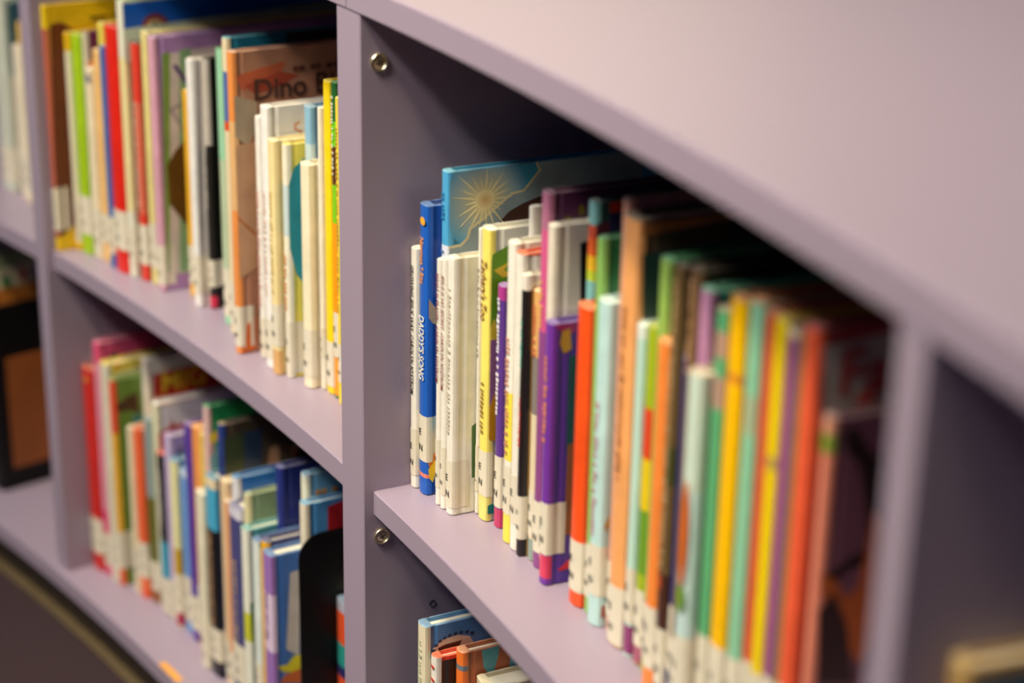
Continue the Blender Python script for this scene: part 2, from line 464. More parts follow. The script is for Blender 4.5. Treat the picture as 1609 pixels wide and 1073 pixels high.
   [('SO', 'D9661A', 0.1356, 0.0347), ('SO', '6E9C2A', 0.0959, 0.0095), ('SB', 'C4DEDA', 0.1628, 0.0688)]),
  ('M', 0.423, 0.0537, 0.0111, 0.2763, 0.22, '5FB078', '8C7A5E', 0.0012, (0.0247, 0.0775),
   'green book with faded pink patches down its spine',
   [('SB', 'C09A84', 0.2632, 0.2484), ('SB', '62B27A', 0.2484, 0.2372), ('SB', 'B89884', 0.2372, 0.2184)]),
  ('M', 0.4375, 0.0548, 0.0157, 0.2873, 0.25, 'FFC000', 'B0602A', 0.0012, (0.0244, 0.078),
   'broad golden yellow spined book with an orange brown cover',
   [('SB', 'E08A2A', 0.2444, 0.2389)]),
  ('M', 0.4534, 0.0571, 0.0139, 0.2909, 0.25, '8FCBA4', '7F9C84', 0.002, (0.0291, 0.0789),
   'mint green spined picture book with speckled pink marks',
   [('SB', 'A8B894', 0.2373, 0.2152), ('CB', 'B0683A', 0.2909, 0.2885)]),
  ('M', 0.4656, 0.0585, 0.0084, 0.2886, 0.25, 'E2603C', 'C4603C', 0.0012, (0.0362, 0.0833),
   'narrow red orange spine hugging the bright yellow book',
   []),
  ('M', 0.4763, 0.0583, 0.0105, 0.2889, 0.25, 'FADA0A', 'C8A81E', 0.0012, (0.0344, 0.0813),
   'bright lemon yellow spined book between red and purple spines',
   [('SB', 'C8A850', 0.2117, 0.2044)]),
  ('M', 0.488, 0.0591, 0.0107, 0.2884, 0.24, '9C5488', '5A3030', 0.0012, (0.0414, 0.0857),
   'dusty purple spined book with a worn cream cap',
   [('SB', 'E4D2A8', 0.2884, 0.2829)]),
  ('M', 0.4983, 0.0588, 0.0074, 0.2894, 0.23, '8C7A4A', '4A3024', 0.0012, (0.0437, 0.0857),
   'thin olive tan spine left of the coral red book',
   []),
  ('M', 0.5098, 0.057, 0.0134, 0.2967, 0.24, 'F4623C', 'A02A2A', 0.002, (0.0512, 0.0926),
   'coral red hardcover with large red lettering on its gray cover',
   [('P', 'B4AA9C', [(0.003, 0.2873), (0.0485, 0.2916), (0.0532, 0.2484), (0.0068, 0.2447)]), ('T', 'Far', 0.012, 0.2599, 0.0242, 'B0282A'), ('P', 'C0282A', [(0.0237, 0.2522), (0.0265, 0.2616), (0.0394, 0.2544)])]),
  ('M', 0.5217, 0.0626, 0.0081, 0.2526, 0.22, 'E88A70', '7A4A58', 0.0012, (0.0573, 0.0945),
   'short pink spined book with a maroon cover beside the right upright panel',
   [('SB', 'E8A080', 0.2526, 0.2429), ('SB', '8C9C3A', 0.2429, 0.2324), ('P', '2A140E', [(0.0083, 0.2434), (0.0142, 0.2468), (0.0272, 0.2268), (0.0302, 0.2334), (0.0381, 0.211), (0.0423, 0.1703), (0.0016, 0.1623), (0.0061, 0.1542), (0.0158, 0.171), (0.0273, 0.1764), (0.0251, 0.1986), (0.0182, 0.2246), (0.01, 0.2327)]), ('P', 'C8601E', [(0.0013, 0.166), (0.01, 0.1609), (0.0179, 0.1484), (0.0249, 0.1547), (0.0289, 0.198), (0.0392, 0.1819), (0.0388, 0.1297), (0.0295, 0.1066), (0.0119, 0.1307), (0.0023, 0.1548)]), ('P', '3A1A12', [(0.0014, 0.1439), (0.0099, 0.1535), (0.0193, 0.1332), (0.0266, 0.0963), (0.0051, 0.1004)])]),
  ('C', 0.0523, 0.034, 0.0147, 0.267, 0.21, 'E6DABA', '4A86C0', 0.0012, None,
   'blue covered picture book with an oval picture in the bottom right bay',
   [('P', 'D8C8B0', [(0.004, 0.2357), (0.0061, 0.2464), (0.0143, 0.2528), (0.028, 0.2539), (0.038, 0.2504), (0.0419, 0.2432), (0.0405, 0.2265), (0.0368, 0.2086), (0.0041, 0.217)]), ('P', '4A1A14', [(0.0105, 0.2464), (0.017, 0.2482), (0.0313, 0.2486), (0.0292, 0.2441), (0.0116, 0.2428)]), ('P', '1E3658', [(0.0056, 0.246), (0.0083, 0.2464), (0.0083, 0.2442), (0.0056, 0.2437)]), ('P', '1E3658', [(0.0078, 0.2499), (0.0105, 0.2503), (0.0105, 0.2481), (0.0078, 0.2477)]), ('P', '1E3658', [(0.011, 0.253), (0.0137, 0.2535), (0.0137, 0.2512), (0.011, 0.2508)]), ('P', '1E3658', [(0.0148, 0.2549), (0.0175, 0.2553), (0.0176, 0.2531), (0.0148, 0.2526)]), ('P', '1E3658', [(0.0192, 0.2561), (0.0219, 0.2565), (0.0219, 0.2543), (0.0192, 0.2538)]), ('P', '1E3658', [(0.0241, 0.2565), (0.0268, 0.257), (0.0269, 0.2547), (0.0241, 0.2543)]), ('P', '1E3658', [(0.029, 0.2565), (0.0318, 0.2569), (0.0318, 0.2547), (0.0291, 0.2542)]), ('P', '1E3658', [(0.034, 0.2558), (0.0368, 0.2563), (0.0368, 0.254), (0.034, 0.2536)]), ('P', '1E3658', [(0.0385, 0.2536), (0.0412, 0.2541), (0.0413, 0.2518), (0.0385, 0.2514)]), ('SD', 'B8C0A0', 0.2525, 0.2142)]),
  ('C', 0.066, 0.038, 0.0104, 0.2453, 0.21, 'F0E8DC', '2A1E1C', 0.0012, None,
   'white spined book with little red hearts and a black cover',
   [('CB', 'E8401E', 0.2453, 0.2414), ('HEART', 'D8301E', 0.2358, 0.0022), ('HEART', 'D8301E', 0.2245, 0.0022)]),
  ('C', 0.0786, 0.0542, 0.0123, 0.2529, 0.21, 'F07830', 'B8623A', 0.002, None,
   'orange spined book with a teal and brown cover in the bottom right bay',
   [('P', '5FB0B4', [(0.0155, 0.2512), (0.0309, 0.2519), (0.0299, 0.2432), (0.0263, 0.2301), (0.0219, 0.2284), (0.0174, 0.2362)]), ('P', '5FA8B8', [(0.0405, 0.2406), (0.0537, 0.2261), (0.0537, 0.2232), (0.0397, 0.2267)]), ('SB', '707880', 0.2407, 0.2362)]),
  ('C', 0.0978, 0.0645, 0.0239, 0.2323, 0.21, 'D8C8A0', 'D8CBA8', 0.0012, None,
   "low book with cream page tops at the picture's bottom edge",
   []),
  ('L', -0.6569, 0.0128, 0.0056, 0.2563, 0.26, 'C86A50', 'E8BA10', 0.0012, (0.0227, 0.0685),
   'tall yellow picture book with a brown bear against the left upright panel',
   [('SB', 'F4CE12', 0.2563, 0.2328), ('P', '6E2A18', [(0.0056, 0.2345), (0.01, 0.2379), (0.0196, 0.2375), (0.0288, 0.2308), (0.0392, 0.2193), (0.0305, 0.0402), (0.027, 0.0305), (0.0012, 0.015), (0.0012, 0.0998)]), ('DC', '6A500E', 0.0501, 0.0806, 0.2382), ('SB', 'F2C80A', 0.0158, 0.002)]),
  ('L', -0.6495, 0.0324, 0.0069, 0.2287, 0.21, 'F2C020', 'E8B420', 0.0012, (0.013, 0.052),
   'thin yellow spine beside the lime green book',
   [('SB', 'EFE6C8', 0.2094, 0.0088)]),
  ('L', -0.6346, 0.035, 0.0206, 0.2291, 0.21, 'A4C81E', '8CA81A', 0.002, (0.0219, 0.0628),
   'lime green hardcover in the upper left bay',
   []),
  ('L', -0.6211, 0.0385, 0.0041, 0.2336, 0.21, 'E6DCC4', '6E2450', 0.0012, (0.0152, 0.0629),
   'white spined book with a maroon cover and orange corner',
   [('P', 'F08A24', [(0.0012, 0.2014), (0.0121, 0.2078), (0.0114, 0.1976), (0.0012, 0.1937)])]),
  ('L', -0.6126, 0.0374, 0.0105, 0.199, 0.2, 'EEDDB8', 'EADFC8', 0.0012, (0.0074, 0.0517),
   'short cream book left of the orange cream spine',
   [('SO', '5C5A8C', 0.1887, 0.0047)]),
  ('L', -0.6004, 0.0397, 0.0117, 0.2188, 0.2, 'F4C27A', 'F0BE78', 0.0012, (0.0205, 0.051),
   'apricot spined thin book left of the blue spine',
   []),
  ('L', -0.5884, 0.0408, 0.0099, 0.2472, 0.22, 'EADA5A', 'E4D45A', 0.0012, (0.013, 0.052),
   'pale yellow spine showing above the narrow blue book',
   []),
  ('L', -0.5784, 0.0362, 0.0078, 0.227, 0.2, '3A6CB8', '2E5CA8', 0.0012, (0.0149, 0.0539),
   'narrow blue spine left of the thick red book',
   []),
  ('L', -0.5608, 0.0378, 0.0253, 0.2498, 0.22, 'E2281A', 'C01E12', 0.002, (0.0248, 0.0654),
   'thick bright red book in the upper left bay',
   []),
  ('L', -0.5409, 0.0395, 0.0124, 0.2774, 0.26, 'E4E2CC', 'B8C8A8', 0.0012, (0.013, 0.052),
   'tall book with a deep blue band and rainbow across its cover top',
   [('SB', 'E9DCA0', 0.2223, 0.0695), ('P', '0E5CC0', [(0.0012, 0.2746), (0.259, 0.2764), (0.259, 0.2579), (0.0012, 0.2505)]), ('P', '8C3A3A', [(0.0482, 0.248), (0.0472, 0.2436), (0.0445, 0.24), (0.0406, 0.2375), (0.0359, 0.2364), (0.031, 0.2369), (0.0265, 0.239), (0.0229, 0.2422), (0.0207, 0.2464), (0.0201, 0.2508), (0.0212, 0.2551), (0.0238, 0.2587), (0.0276, 0.2612), (0.0323, 0.2623), (0.0372, 0.2618), (0.0417, 0.2598), (0.0453, 0.2566), (0.0476, 0.2525)]), ('P', 'D8B88A', [(0.0441, 0.2465), (0.0433, 0.2434), (0.0414, 0.2408), (0.0386, 0.2391), (0.0353, 0.2383), (0.0318, 0.2387), (0.0286, 0.2401), (0.026, 0.2424), (0.0244, 0.2454), (0.024, 0.2486), (0.0247, 0.2517), (0.0266, 0.2542), (0.0294, 0.256), (0.0327, 0.2568), (0.0362, 0.2564), (0.0394, 0.255), (0.042, 0.2527), (0.0436, 0.2498)]), ('P', '3C6A34', [(0.0406, 0.245), (0.0401, 0.2423), (0.0388, 0.24), (0.0369, 0.2384), (0.0347, 0.2377), (0.0323, 0.238), (0.0302, 0.2392), (0.0285, 0.2411), (0.0275, 0.2436), (0.0272, 0.2464), (0.0278, 0.2491), (0.029, 0.2514), (0.0309, 0.253), (0.0331, 0.2537), (0.0355, 0.2535), (0.0376, 0.2523), (0.0393, 0.2503), (0.0404, 0.2478)]), ('P', 'CFD8C0', [(0.0012, 0.2505), (0.259, 0.2566), (0.259, 0.2011), (0.0012, 0.2175)])]),
  ('L', -0.5254, 0.0448, 0.0135, 0.2393, 0.21, 'E0402E', '2A2420', 0.0012, (0.0173, 0.0583),
   'thin red spined book with a black cover',
   [('SD', 'F0C8B0', 0.1812, 0.0726), ('SB', 'D86A50', 0.1812, 0.0694)]),
  ('L', -0.5095, 0.0479, 0.0112, 0.2516, 0.23, 'E8D88C', 'E9D890', 0.0012, (0.0173, 0.0633),
   'cream yellow thin spine left of the large lilac book',
   []),
  ('L', -0.4879, 0.0446, 0.0119, 0.2516, 0.25, 'D8A0B4', 'B48AC0', 0.0012, (0.007, 0.0475),
   'large lilac framed picture book with green stripes and purple letters',
   [('P', 'E4D6CC', [(0.0113, 0.2346), (0.0741, 0.2371), (0.0659, 0.0141), (0.0036, 0.0172)]), ('P', '86A84A', [(0.0088, 0.2355), (0.0173, 0.2358), (0.0072, 0.0212), (0.0036, 0.0172)]), ('P', '8FB884', [(0.0272, 0.2371), (0.0392, 0.2371), (0.0297, 0.0172), (0.0173, 0.0174)]), ('P', '5A2E7C', [(0.0193, 0.2222), (0.0227, 0.2243), (0.0326, 0.2097), (0.0323, 0.2023)]), ('PE', '5A2E7C', [(0.029, 0.1568), (0.0154, 0.1809), (0.0316, 0.1864)], 0.0006), ('P', '6A4818', [(0.0189, 0.1412), (0.0328, 0.1519), (0.0315, 0.0594), (0.0224, 0.0706), (0.0097, 0.0887), (0.0088, 0.1269)])]),
  ('L', -0.4587, 0.0636, 0.0083, 0.2044, 0.2, 'F2B62A', 'EAB02A', 0.0012, (0.013, 0.052),
   'thin orange yellow spine against the white binder-like book',
   []),
  ('L', -0.4298, 0.0546, 0.0116, 0.2405, 0.21, 'F0ECE6', 'D8D0CC', 0.0012, (0.013, 0.052),
   'white and gray glossy book left of the black spiral bound one',
   [('P', 'BFB6B4', [(0.0042, 0.2388), (0.0093, 0.2394), (0.0012, 0.0083), (0.0012, 0.0067)])]),
  ('L', -0.4154, 0.0631, 0.008, 0.2435, 0.21, '2A2624', '1A1614', 0.0012, (0.0225, 0.0493),
   'black comb bound book with a red foot',
   [('SD', 'C8BCA8', 0.2423, 0.0983), ('SB', 'CFC4B8', 0.2423, 0.1611), ('SB', 'D0264A', 0.0135, 0.0019)]),
  ('L', -0.3709, 0.0569, 0.0132, 0.2607, 0.23, '9CD0A8', '24704A', 0.0012, (0.0086, 0.0557),
   'mint green spine right of the black spiral bound book',
   [('SB', 'B8C8A4', 0.1591, 0.0557)]),
  ('L', -0.3445, 0.05, 0.0092, 0.2765, 0.26, 'E9D6B0', '2A86A0', 0.0012, (0.0089, 0.0523),
   'tall teal covered book rising behind the orange brown dinosaur book',
   [('SB', '5A6EA8', 0.2461, 0.2014), ('SB', 'E0502A', 0.2014, 0.1927), ('P', '3A1E1E', [(0.0588, 0.2755), (0.1297, 0.2755), (0.1296, 0.2638), (0.0586, 0.2672)])]),
  ('L', -0.2974, 0.0324, 0.0112, 0.2749, 0.27, 'E8904A', 'B47E62', 0.0012, (0.0071, 0.0453),
   'orange spined dinosaur book with faded rusty cover and dark title lettering',
   [('SB', 'E0B078', 0.2139, 0.134), ('P', 'C8603A', [(0.0029, 0.2537), (0.0209, 0.2574), (0.0512, 0.2626), (0.0449, 0.2504), (0.0325, 0.2422), (0.0084, 0.241)]), ('P', 'B0452A', [(0.0109, 0.2446), (0.0449, 0.2538), (0.0632, 0.2485), (0.0385, 0.2388), (0.0203, 0.2363)]), ('P', 'B8A488', [(0.0012, 0.2373), (0.0225, 0.2294), (0.0218, 0.207), (0.0128, 0.1911), (0.0012, 0.2012)]), ('P', 'D0A27C', [(0.0012, 0.1927), (0.0214, 0.1945), (0.018, 0.0799), (0.0012, 0.0719)]), ('P', 'C06A2A', [(0.0012, 0.1291), (0.0177, 0.1119), (0.0177, 0.1089), (0.0012, 0.1262)]), ('P', 'E06A20', [(0.0065, 0.0278), (0.0154, 0.0323), (0.0145, 0.0031), (0.0012, 0.001), (0.0012, 0.0092), (0.0046, 0.0099)]), ('T', 'Dino Bites!', 0.0183, 0.231, 0.0178, '4A2A20'), ('DC', '6A3A30', 0.0572, 0.1197, 0.2547)]),
  ('L', -0.2758, 0.0467, 0.0091, 0.2215, 0.2, 'F4EEE2', 'F2ECE0', 0.0012, (0.002, 0.0384),
   'thin white spine at the left of the white and cream trio',
   [('SD', 'E0A8A0', 0.1549, 0.0496)]),
  ('L', -0.2529, 0.0419, 0.0141, 0.2359, 0.22, 'F4EEE6', 'ECE6E0', 0.0012, (0.0087, 0.0458),
   'white book with an orange curl on its cover',
   [('PE', 'E0864A', [(0.0298, 0.2198), (0.0262, 0.2185), (0.0261, 0.2141), (0.0308, 0.2119), (0.0319, 0.2073), (0.0271, 0.2068)], 0.0008), ('SD', 'E0C0B0', 0.1615, 0.0635)]),
  ('L', -0.2357, 0.0397, 0.0133, 0.2111, 0.21, 'F2DDA0', 'F0DFA8', 0.0012, (0.0269, 0.0657),
   'cream yellow book in front of the white curl book',
   [('SB', 'D8A868', 0.0233, -0.0017), ('SD', 'D8C078', 0.1662, 0.0751)]),
  ('L', -0.2234, 0.0465, 0.009, 0.2098, 0.22, 'F0E8D0', 'EBD65A', 0.0012, (0.0042, 0.0515),
   'yellow covered book with a big teal circle',
   [('P', '2F9AA4', [(0.0161, 0.1963), (0.0065, 0.1887), (0.0015, 0.175), (0.0012, 0.1474), (0.0012, 0.119), (0.0068, 0.0952), (0.0138, 0.0849)]), ('SD', 'D8884A', 0.1122, 0.0603), ('SB', 'C8D8D8', 0.174, 0.1292)]),
  ('L', -0.2115, 0.0624, 0.0126, 0.2427, 0.22, '8CB8CE', '6E9CC0', 0.0012, (0.013, 0.052),
   'pale blue book showing above a cream one near the center post',
   [('SB', 'BFD2D0', 0.2108, 0.1971)]),
  ('L', -0.1957, 0.0518, 0.0167, 0.199, 0.2, 'F2E6C4', 'ECDFC0', 0.0025, (0.01, 0.0538),
   'short thick cream book beside the center post',
   []),
  ('L', -0.1837, 0.0599, 0.005, 0.248, 0.2, 'F2EAD6', 'EFE6D2', 0.0012, (0.0303, 0.0564),
   'thin white spine between cream and yellow books',
   []),
  ('L', -0.1736, 0.0615, 0.0129, 0.2721, 0.21, 'FAD41A', 'F0C81A', 0.0012, (0.0073, 0.048),
   'yellow book left of the green and orange one by the center post',
   []),
  ('L', -0.1611, 0.0619, 0.0098, 0.2736, 0.21, '2F6A34', '3A7A30', 0.0012, (0.0378, 0.0777),
   'multicolored green brown and orange spine beside the center post',
   [('SB', '6AC818', 0.2413, 0.2202), ('SB', '5A3020', 0.2202, 0.1881), ('SB', '7ACA1A', 0.1881, 0.1555), ('SB', 'FA9A10', 0.1555, 0.003), ('SD', 'D8D8B0', 0.2622, 0.1935)]),
  ('L', -0.1475, 0.0586, 0.0066, 0.2645, 0.2, 'F4D84A', 'F0D040', 0.0012, (0.0202, 0.0545),
   'last thin yellow book touching the center post',
   [('SD', 'B89A3A', 0.2396, 0.0771)]),
  ('B', -0.6482, 0.0313, 0.0234, 0.2388, 0.21, 'D0281E', 'C0301E', 0.0012, (0.0213, 0.0633),
   'red book leaning at the left end of the bottom shelf',
   [('SO', 'E0A040', 0.2272, 0.0032)]),
  ('B', -0.6285, 0.0342, 0.014, 0.2741, 0.25, 'E0507C', 'B83A6A', 0.0012, (0.013, 0.052),
   'tall magenta picture book on the bottom shelf',
   [('P', '2A1A1A', [(0.0124, 0.2571), (0.0186, 0.2615), (0.0229, 0.2605), (0.0211, 0.2537), (0.0136, 0.2525)]), ('SB', 'E08CA0', 0.2504, 0.0796)]),
  ('B', -0.612, 0.034, 0.0167, 0.2557, 0.24, 'DDD6BE', 'E4CC48', 0.0012, (0.013, 0.052),
   'gray white spined book with a yellow covered top',
   [('P', 'D8662A', [(0.0103, 0.2547), (0.0156, 0.2547), (0.0135, 0.2483), (0.0107, 0.2489)]), ('P', 'D8D2A8', [(0.0074, 0.2439), (0.046, 0.2469), (0.0762, 0.249), (0.0752, 0.2272), (0.0069, 0.2354)])]),
  ('B', -0.5985, 0.0352, 0.0081, 0.2413, 0.24, 'E8502E', '6A8A34', 0.0012, (0.0209, 0.0646),
   'green covered book with a brown creature and red orange spine',
   [('SB', 'EAB030', 0.1804, 0.0532), ('P', '4A3018', [(0.0026, 0.2118), (0.0163, 0.2202), (0.0282, 0.2218), (0.0298, 0.1966), (0.019, 0.2029), (0.0051, 0.204)]), ('P', '3A7A84', [(0.0208, 0.1944), (0.0313, 0.1977), (0.0307, 0.1854), (0.0217, 0.1854)]), ('SB', 'E8642E', 0.0185, -0.0009)]),
  ('B', -0.5873, 0.0682, 0.0118, 0.2599, 0.25, 'E9DCC8', 'D8D2C8', 0.0012, (0.013, 0.052),
   'white framed book with yellow lettering on a red band',
   [('P', 'C42E1C', [(0.0082, 0.2435), (0.1457, 0.2451), (0.1443, 0.1982), (0.0069, 0.2171)]), ('T', 'MIG', 0.0152, 0.221, 0.0215, 'F2C63A'), ('P', 'E89A5A', [(0.0067, 0.2149), (0.1444, 0.1997), (0.1437, 0.1741), (0.0056, 0.1918)])]),
  ('B', -0.5748, 0.0416, 0.0109, 0.1939, 0.21, 'E8D8B4', 'E6DAB8', 0.0012, (0.0191, 0.0536),
   'cream spine left of the bright orange thin book',
   []),
  ('B', -0.5604, 0.0428, 0.0157, 0.1981, 0.21, 'F2683A', 'E8603A', 0.0012, (0.0251, 0.0668),
   'bright orange thin book on the left of the bottom shelf',
   [('SB', 'F0703A', 0.0289, 0.012)]),
  ('B', -0.5439, 0.0473, 0.0152, 0.2137, 0.21, '8FA09C', '7F9098', 0.0012, (0.0157, 0.0499),
   'gray teal spine with a brown foot on the bottom shelf',
   [('SB', '6A6A2E', 0.1245, 0.0499), ('SB', '9A5A22', 0.0157, 0.0004)]),
  ('B', -0.5291, 0.0493, 0.0124, 0.2355, 0.24, 'E4E0BC', 'DED8DC', 0.0012, (0.002, 0.0401),
   'pale book with a red castle shape on its white cover',
   [('P', 'E8A070', [(0.0012, 0.2345), (0.1143, 0.2345), (0.1141, 0.2345), (0.0012, 0.2326)]), ('P', 'B8281E', [(0.0012, 0.2041), (0.0136, 0.2069), (0.0168, 0.2146), (0.0209, 0.208), (0.0311, 0.2085), (0.0293, 0.1685), (0.0012, 0.1616)])]),
  ('B', -0.514, 0.0456, 0.0157, 0.1865, 0.21, '2E2A30', 'B8342A', 0.0012, (0.002, 0.0437),
   'black spine with white lettering and a blue foot on the bottom shelf',
   [('SD', 'D8D0C8', 0.1658, 0.1003), ('SB', '2A9AB8', 0.0856, 0.0031)]),
  ('B', -0.498, 0.0468, 0.0141, 0.212, 0.21, 'C8B4D8', '9C86C0', 0.0012, (0.002, 0.0471),
   'lavender book on the bottom shelf',
   [('P', '4A3A5A', [(0.0095, 0.1968), (0.0153, 0.1989), (0.0147, 0.1849), (0.0089, 0.1835)])]),
  ('B', -0.4832, 0.0446, 0.0134, 0.1906, 0.21, 'EDE6A8', '3A7CB0', 0.0012, (0.0175, 0.0622),
   'pale yellow spined book with a blue cover',
   [('SB', 'C8A02A', 0.0915, 0.0474), ('SB', 'B02A4A', 0.025, 0.0025)]),
  ('B', -0.4662, 0.0488, 0.0186, 0.1848, 0.21, '6A9CD8', '5A8CC8', 0.0012, (0.0129, 0.0648),
   'sky blue spine left of the peach orange one',
   [('SB', 'D8E4F0', 0.1848, 0.1778)]),
  ('B', -0.4482, 0.0462, 0.0153, 0.2422, 0.22, '5A3A9C', '6A4AA0', 0.0012, (0.013, 0.052),
   'violet spine standing behind the blue and orange spines',
   []),
  ('B', -0.4305, 0.0467, 0.0181, 0.2458, 0.22, 'F09A50', 'EA9448', 0.0012, (0.0119, 0.0705),
   'tall peach orange spine in the middle of the bottom shelf',
   []),
  ('B', -0.4168, 0.0463, 0.0071, 0.2442, 0.22, 'EBCB6A', 'E8C868', 0.0012, (0.013, 0.052),
   'yellow cream spine beside the peach orange one',
   []),
  ('B', -0.4071, 0.047, 0.0099, 0.2764, 0.25, 'E0B8B4', '2E9A5A', 0.0012, (0.013, 0.052),
   'green covered book with a pinkish spine near the navy painted book',
   [('P', 'F0C830', [(0.0012, 0.2468), (0.0104, 0.2498), (0.01, 0.2391), (0.0012, 0.2368)]), ('P', 'E8A8A8', [(0.0012, 0.2368), (0.0059, 0.24), (0.0054, 0.2266), (0.0012, 0.2221)]), ('P', '8FBFC8', [(0.0012, 0.2218), (0.0098, 0.2337), (0.008, 0.1863), (0.0012, 0.1826)])]),
  ('B', -0.3929, 0.0301, 0.0163, 0.1948, 0.2, 'E8DFC4', 'E4DCC0', 0.0012, (0.002, 0.0492),
   'cream spine left of the black spine with tan lettering',
   []),
  ('B', -0.3731, 0.0329, 0.0213, 0.2183, 0.21, '1C1A1E', '3C78A0', 0.0012, (0.0185, 0.0544),
   'black spine with tan lettering and a light blue top',
   [('SB', 'EBD8B0', 0.2183, 0.2069), ('SB', '4AA8CC', 0.2069, 0.1627), ('SD', 'D8A068', 0.1593, 0.0544)]),
  ('B', -0.3563, 0.0377, 0.0102, 0.2785, 0.26, '2A3C80', '4A3A2C', 0.0012, (0.013, 0.052),
   'large dark painted picture book with cream page tops',
   [('P', '3A4424', [(0.002, 0.2636), (0.026, 0.2674), (0.0216, 0.2126), (0.0012, 0.1912)]), ('P', '2A3A54', [(0.0233, 0.2654), (0.0421, 0.2665), (0.041, 0.2282), (0.0219, 0.2226)]), ('P', 'B88A68', [(0.0496, 0.2436), (0.0565, 0.246), (0.0604, 0.2404), (0.0586, 0.2241), (0.0463, 0.2242)]), ('P', 'A87A58', [(0.0714, 0.24), (0.0784, 0.2424), (0.0795, 0.2314), (0.0725, 0.2289)])]),
  ('B', -0.342, 0.0326, 0.0162, 0.2267, 0.21, 'E8C89C', 'E4C498', 0.0012, (0.0162, 0.0553),
   'cream tan spine with peach stripes beside the navy painted book',
   []),
  ('B', -0.3266, 0.0287, 0.0126, 0.2121, 0.2, 'E0A070', 'D8B498', 0.0012, (0.013, 0.052),
   'narrow tan orange spine in the lower left bay',
   []),
  ('B', -0.3133, 0.031, 0.0117, 0.2425, 0.24, 'E4E0E4', '1C68B8', 0.0012, (0.013, 0.052),
   'royal blue covered book with a white spine corner',
   []),
  ('B', -0.2936, 0.0211, 0.0256, 0.2223, 0.2, '4A4A7C', '5A5C8C', 0.0012, (0.0373, 0.0788),
   'dusky blue gray spine with gold lettering',
   [('SB', 'D8D4E0', 0.2223, 0.2112), ('SD', 'D8B47A', 0.1665, 0.0788)]),
  ('B', -0.275, 0.0247, 0.0095, 0.242, 0.23, 'E2D6A4', '8FA47C', 0.0012, (0.013, 0.052),
   'sage green covered book with a cream spine',
   []),
  ('B', -0.2622, 0.0159, 0.0139, 0.2149, 0.22, 'E8E6D4', '5AA4A4', 0.0012, (0.013, 0.052),
   'white spined book with a teal cover',
   [('SB', 'C8C83A', 0.1292, 0.0991), ('P', '2E8A34', [(0.0012, 0.1394), (0.0041, 0.1413), (0.0018, 0.1054), (0.0012, 0.1002)])]),
  ('B', -0.2482, 0.0451, 0.0118, 0.2754, 0.23, '26307C', '222C74', 0.0012, (0.013, 0.052),
   'tall navy blue book standing above the yellow spine',
   []),
  ('B', -0.2343, 0.014, 0.0138, 0.2159, 0.22, 'DCE4DC', '2E5AA0', 0.0012, (0.068, 0.0901),
   'pale spined book with a cobalt blue cover',
   [('P', '58A8B4', [(0.0012, 0.2149), (0.0407, 0.2149), (0.0406, 0.2149), (0.0012, 0.2106)])]),
  ('B', -0.2201, 0.0158, 0.0124, 0.221, 0.21, 'F6B414', '2E3468', 0.0012, (0.013, 0.052),
   'bright yellow spine in the lower left bay',
   []),
  ('B', -0.2036, 0.0113, 0.0184, 0.2168, 0.22, '9A70B4', '3A68B0', 0.0012, (0.013, 0.052),
   'blue covered book with a purple and white spine in front of the black bookend',
   [('SB', 'D8C0D8', 0.1776, 0.1195), ('SD', '6A3A7A', 0.1776, 0.1261), ('P', 'C8BCB8', [(0.0183, 0.1962), (0.0271, 0.1971), (0.0252, 0.1105), (0.0128, 0.1205)]), ('P', 'D8C81E', [(0.0036, 0.1048), (0.0137, 0.1046), (0.0202, 0.1119), (0.0265, 0.1114), (0.0261, 0.0931), (0.0097, 0.0978)]), ('P', 'C8622A', [(0.0057, 0.0878), (0.0109, 0.0948), (0.0262, 0.097), (0.0259, 0.0819)])]),
  ('B', -0.1877, 0.041, 0.0112, 0.2938, 0.22, 'E4E2C8', '6AA4C8', 0.0012, (0.013, 0.052),
   'light blue covered book with orange lettering near the center post',
   [('DC', 'C8904A', 0.0089, 0.0331, 0.2752), ('SB', 'E8E8D8', 0.2938, 0.2884)]),
  ('B', -0.1748, 0.0335, 0.012, 0.2729, 0.21, 'E4D8C0', '4A8CC4', 0.0012, (0.013, 0.052),
   'blue covered book with a red picture behind the black bookend',
   [('P', 'B81E24', [(0.0215, 0.2662), (0.0369, 0.2688), (0.0365, 0.2355), (0.0211, 0.238)])]),
  ('B', -0.1552, 0.0605, 0.0203, 0.1796, 0.19, 'D8502A', '4A6A9C', 0.0012, (0.013, 0.052),
   'red and teal spined book between the bookend and the center post',
   [('SB', 'A8A8B8', 0.1796, 0.1682), ('SB', '2A8C84', 0.1362, 0.1135), ('SB', '2A2A60', 0.1135, 0.1024)]),
  ('F', -0.8912, 0.0737, 0.03, 0.2226, 0.24, 'CFD2C0', 'BFC8B0', 0.0012, (0.013, 0.052),
   "pale gray green book at the picture's left edge",
   []),
  ('F', -0.872, 0.0788, 0.0065, 0.218, 0.24, '3A5A5E', '2F5A78', 0.0012, (0.013, 0.052),
   'dark teal covered book in the far left bay',
   [('SB', 'C8B8A0', 0.1355, 0.0028)]),
  ('F', -0.864, 0.0848, 0.007, 0.1975, 0.22, 'E9C060', 'E8A860', 0.0012, (0.013, 0.052),
   'thin amber spine in the far left bay',
   []),
  ('F', -0.8509, 0.0725, 0.0169, 0.175, 0.2, 'EFE2CC', 'E8D8C0', 0.0012, (0.013, 0.052),
   'cream book in front of the amber spine in the far left bay',
   []),
  ('F', -0.8358, 0.0688, 0.0111, 0.1732, 0.2, 'EFE0C0', 'EDCF90', 0.0012, (0.013, 0.052),
   'cream and yellow book touching the left upright panel',
   []),
  ('N', 0.7067, 0.026, 0.013, 0.223, 0.24, 'C8A060', '2A6478', 0.002, None,
   "tan edged teal book at the picture's lower right corner",
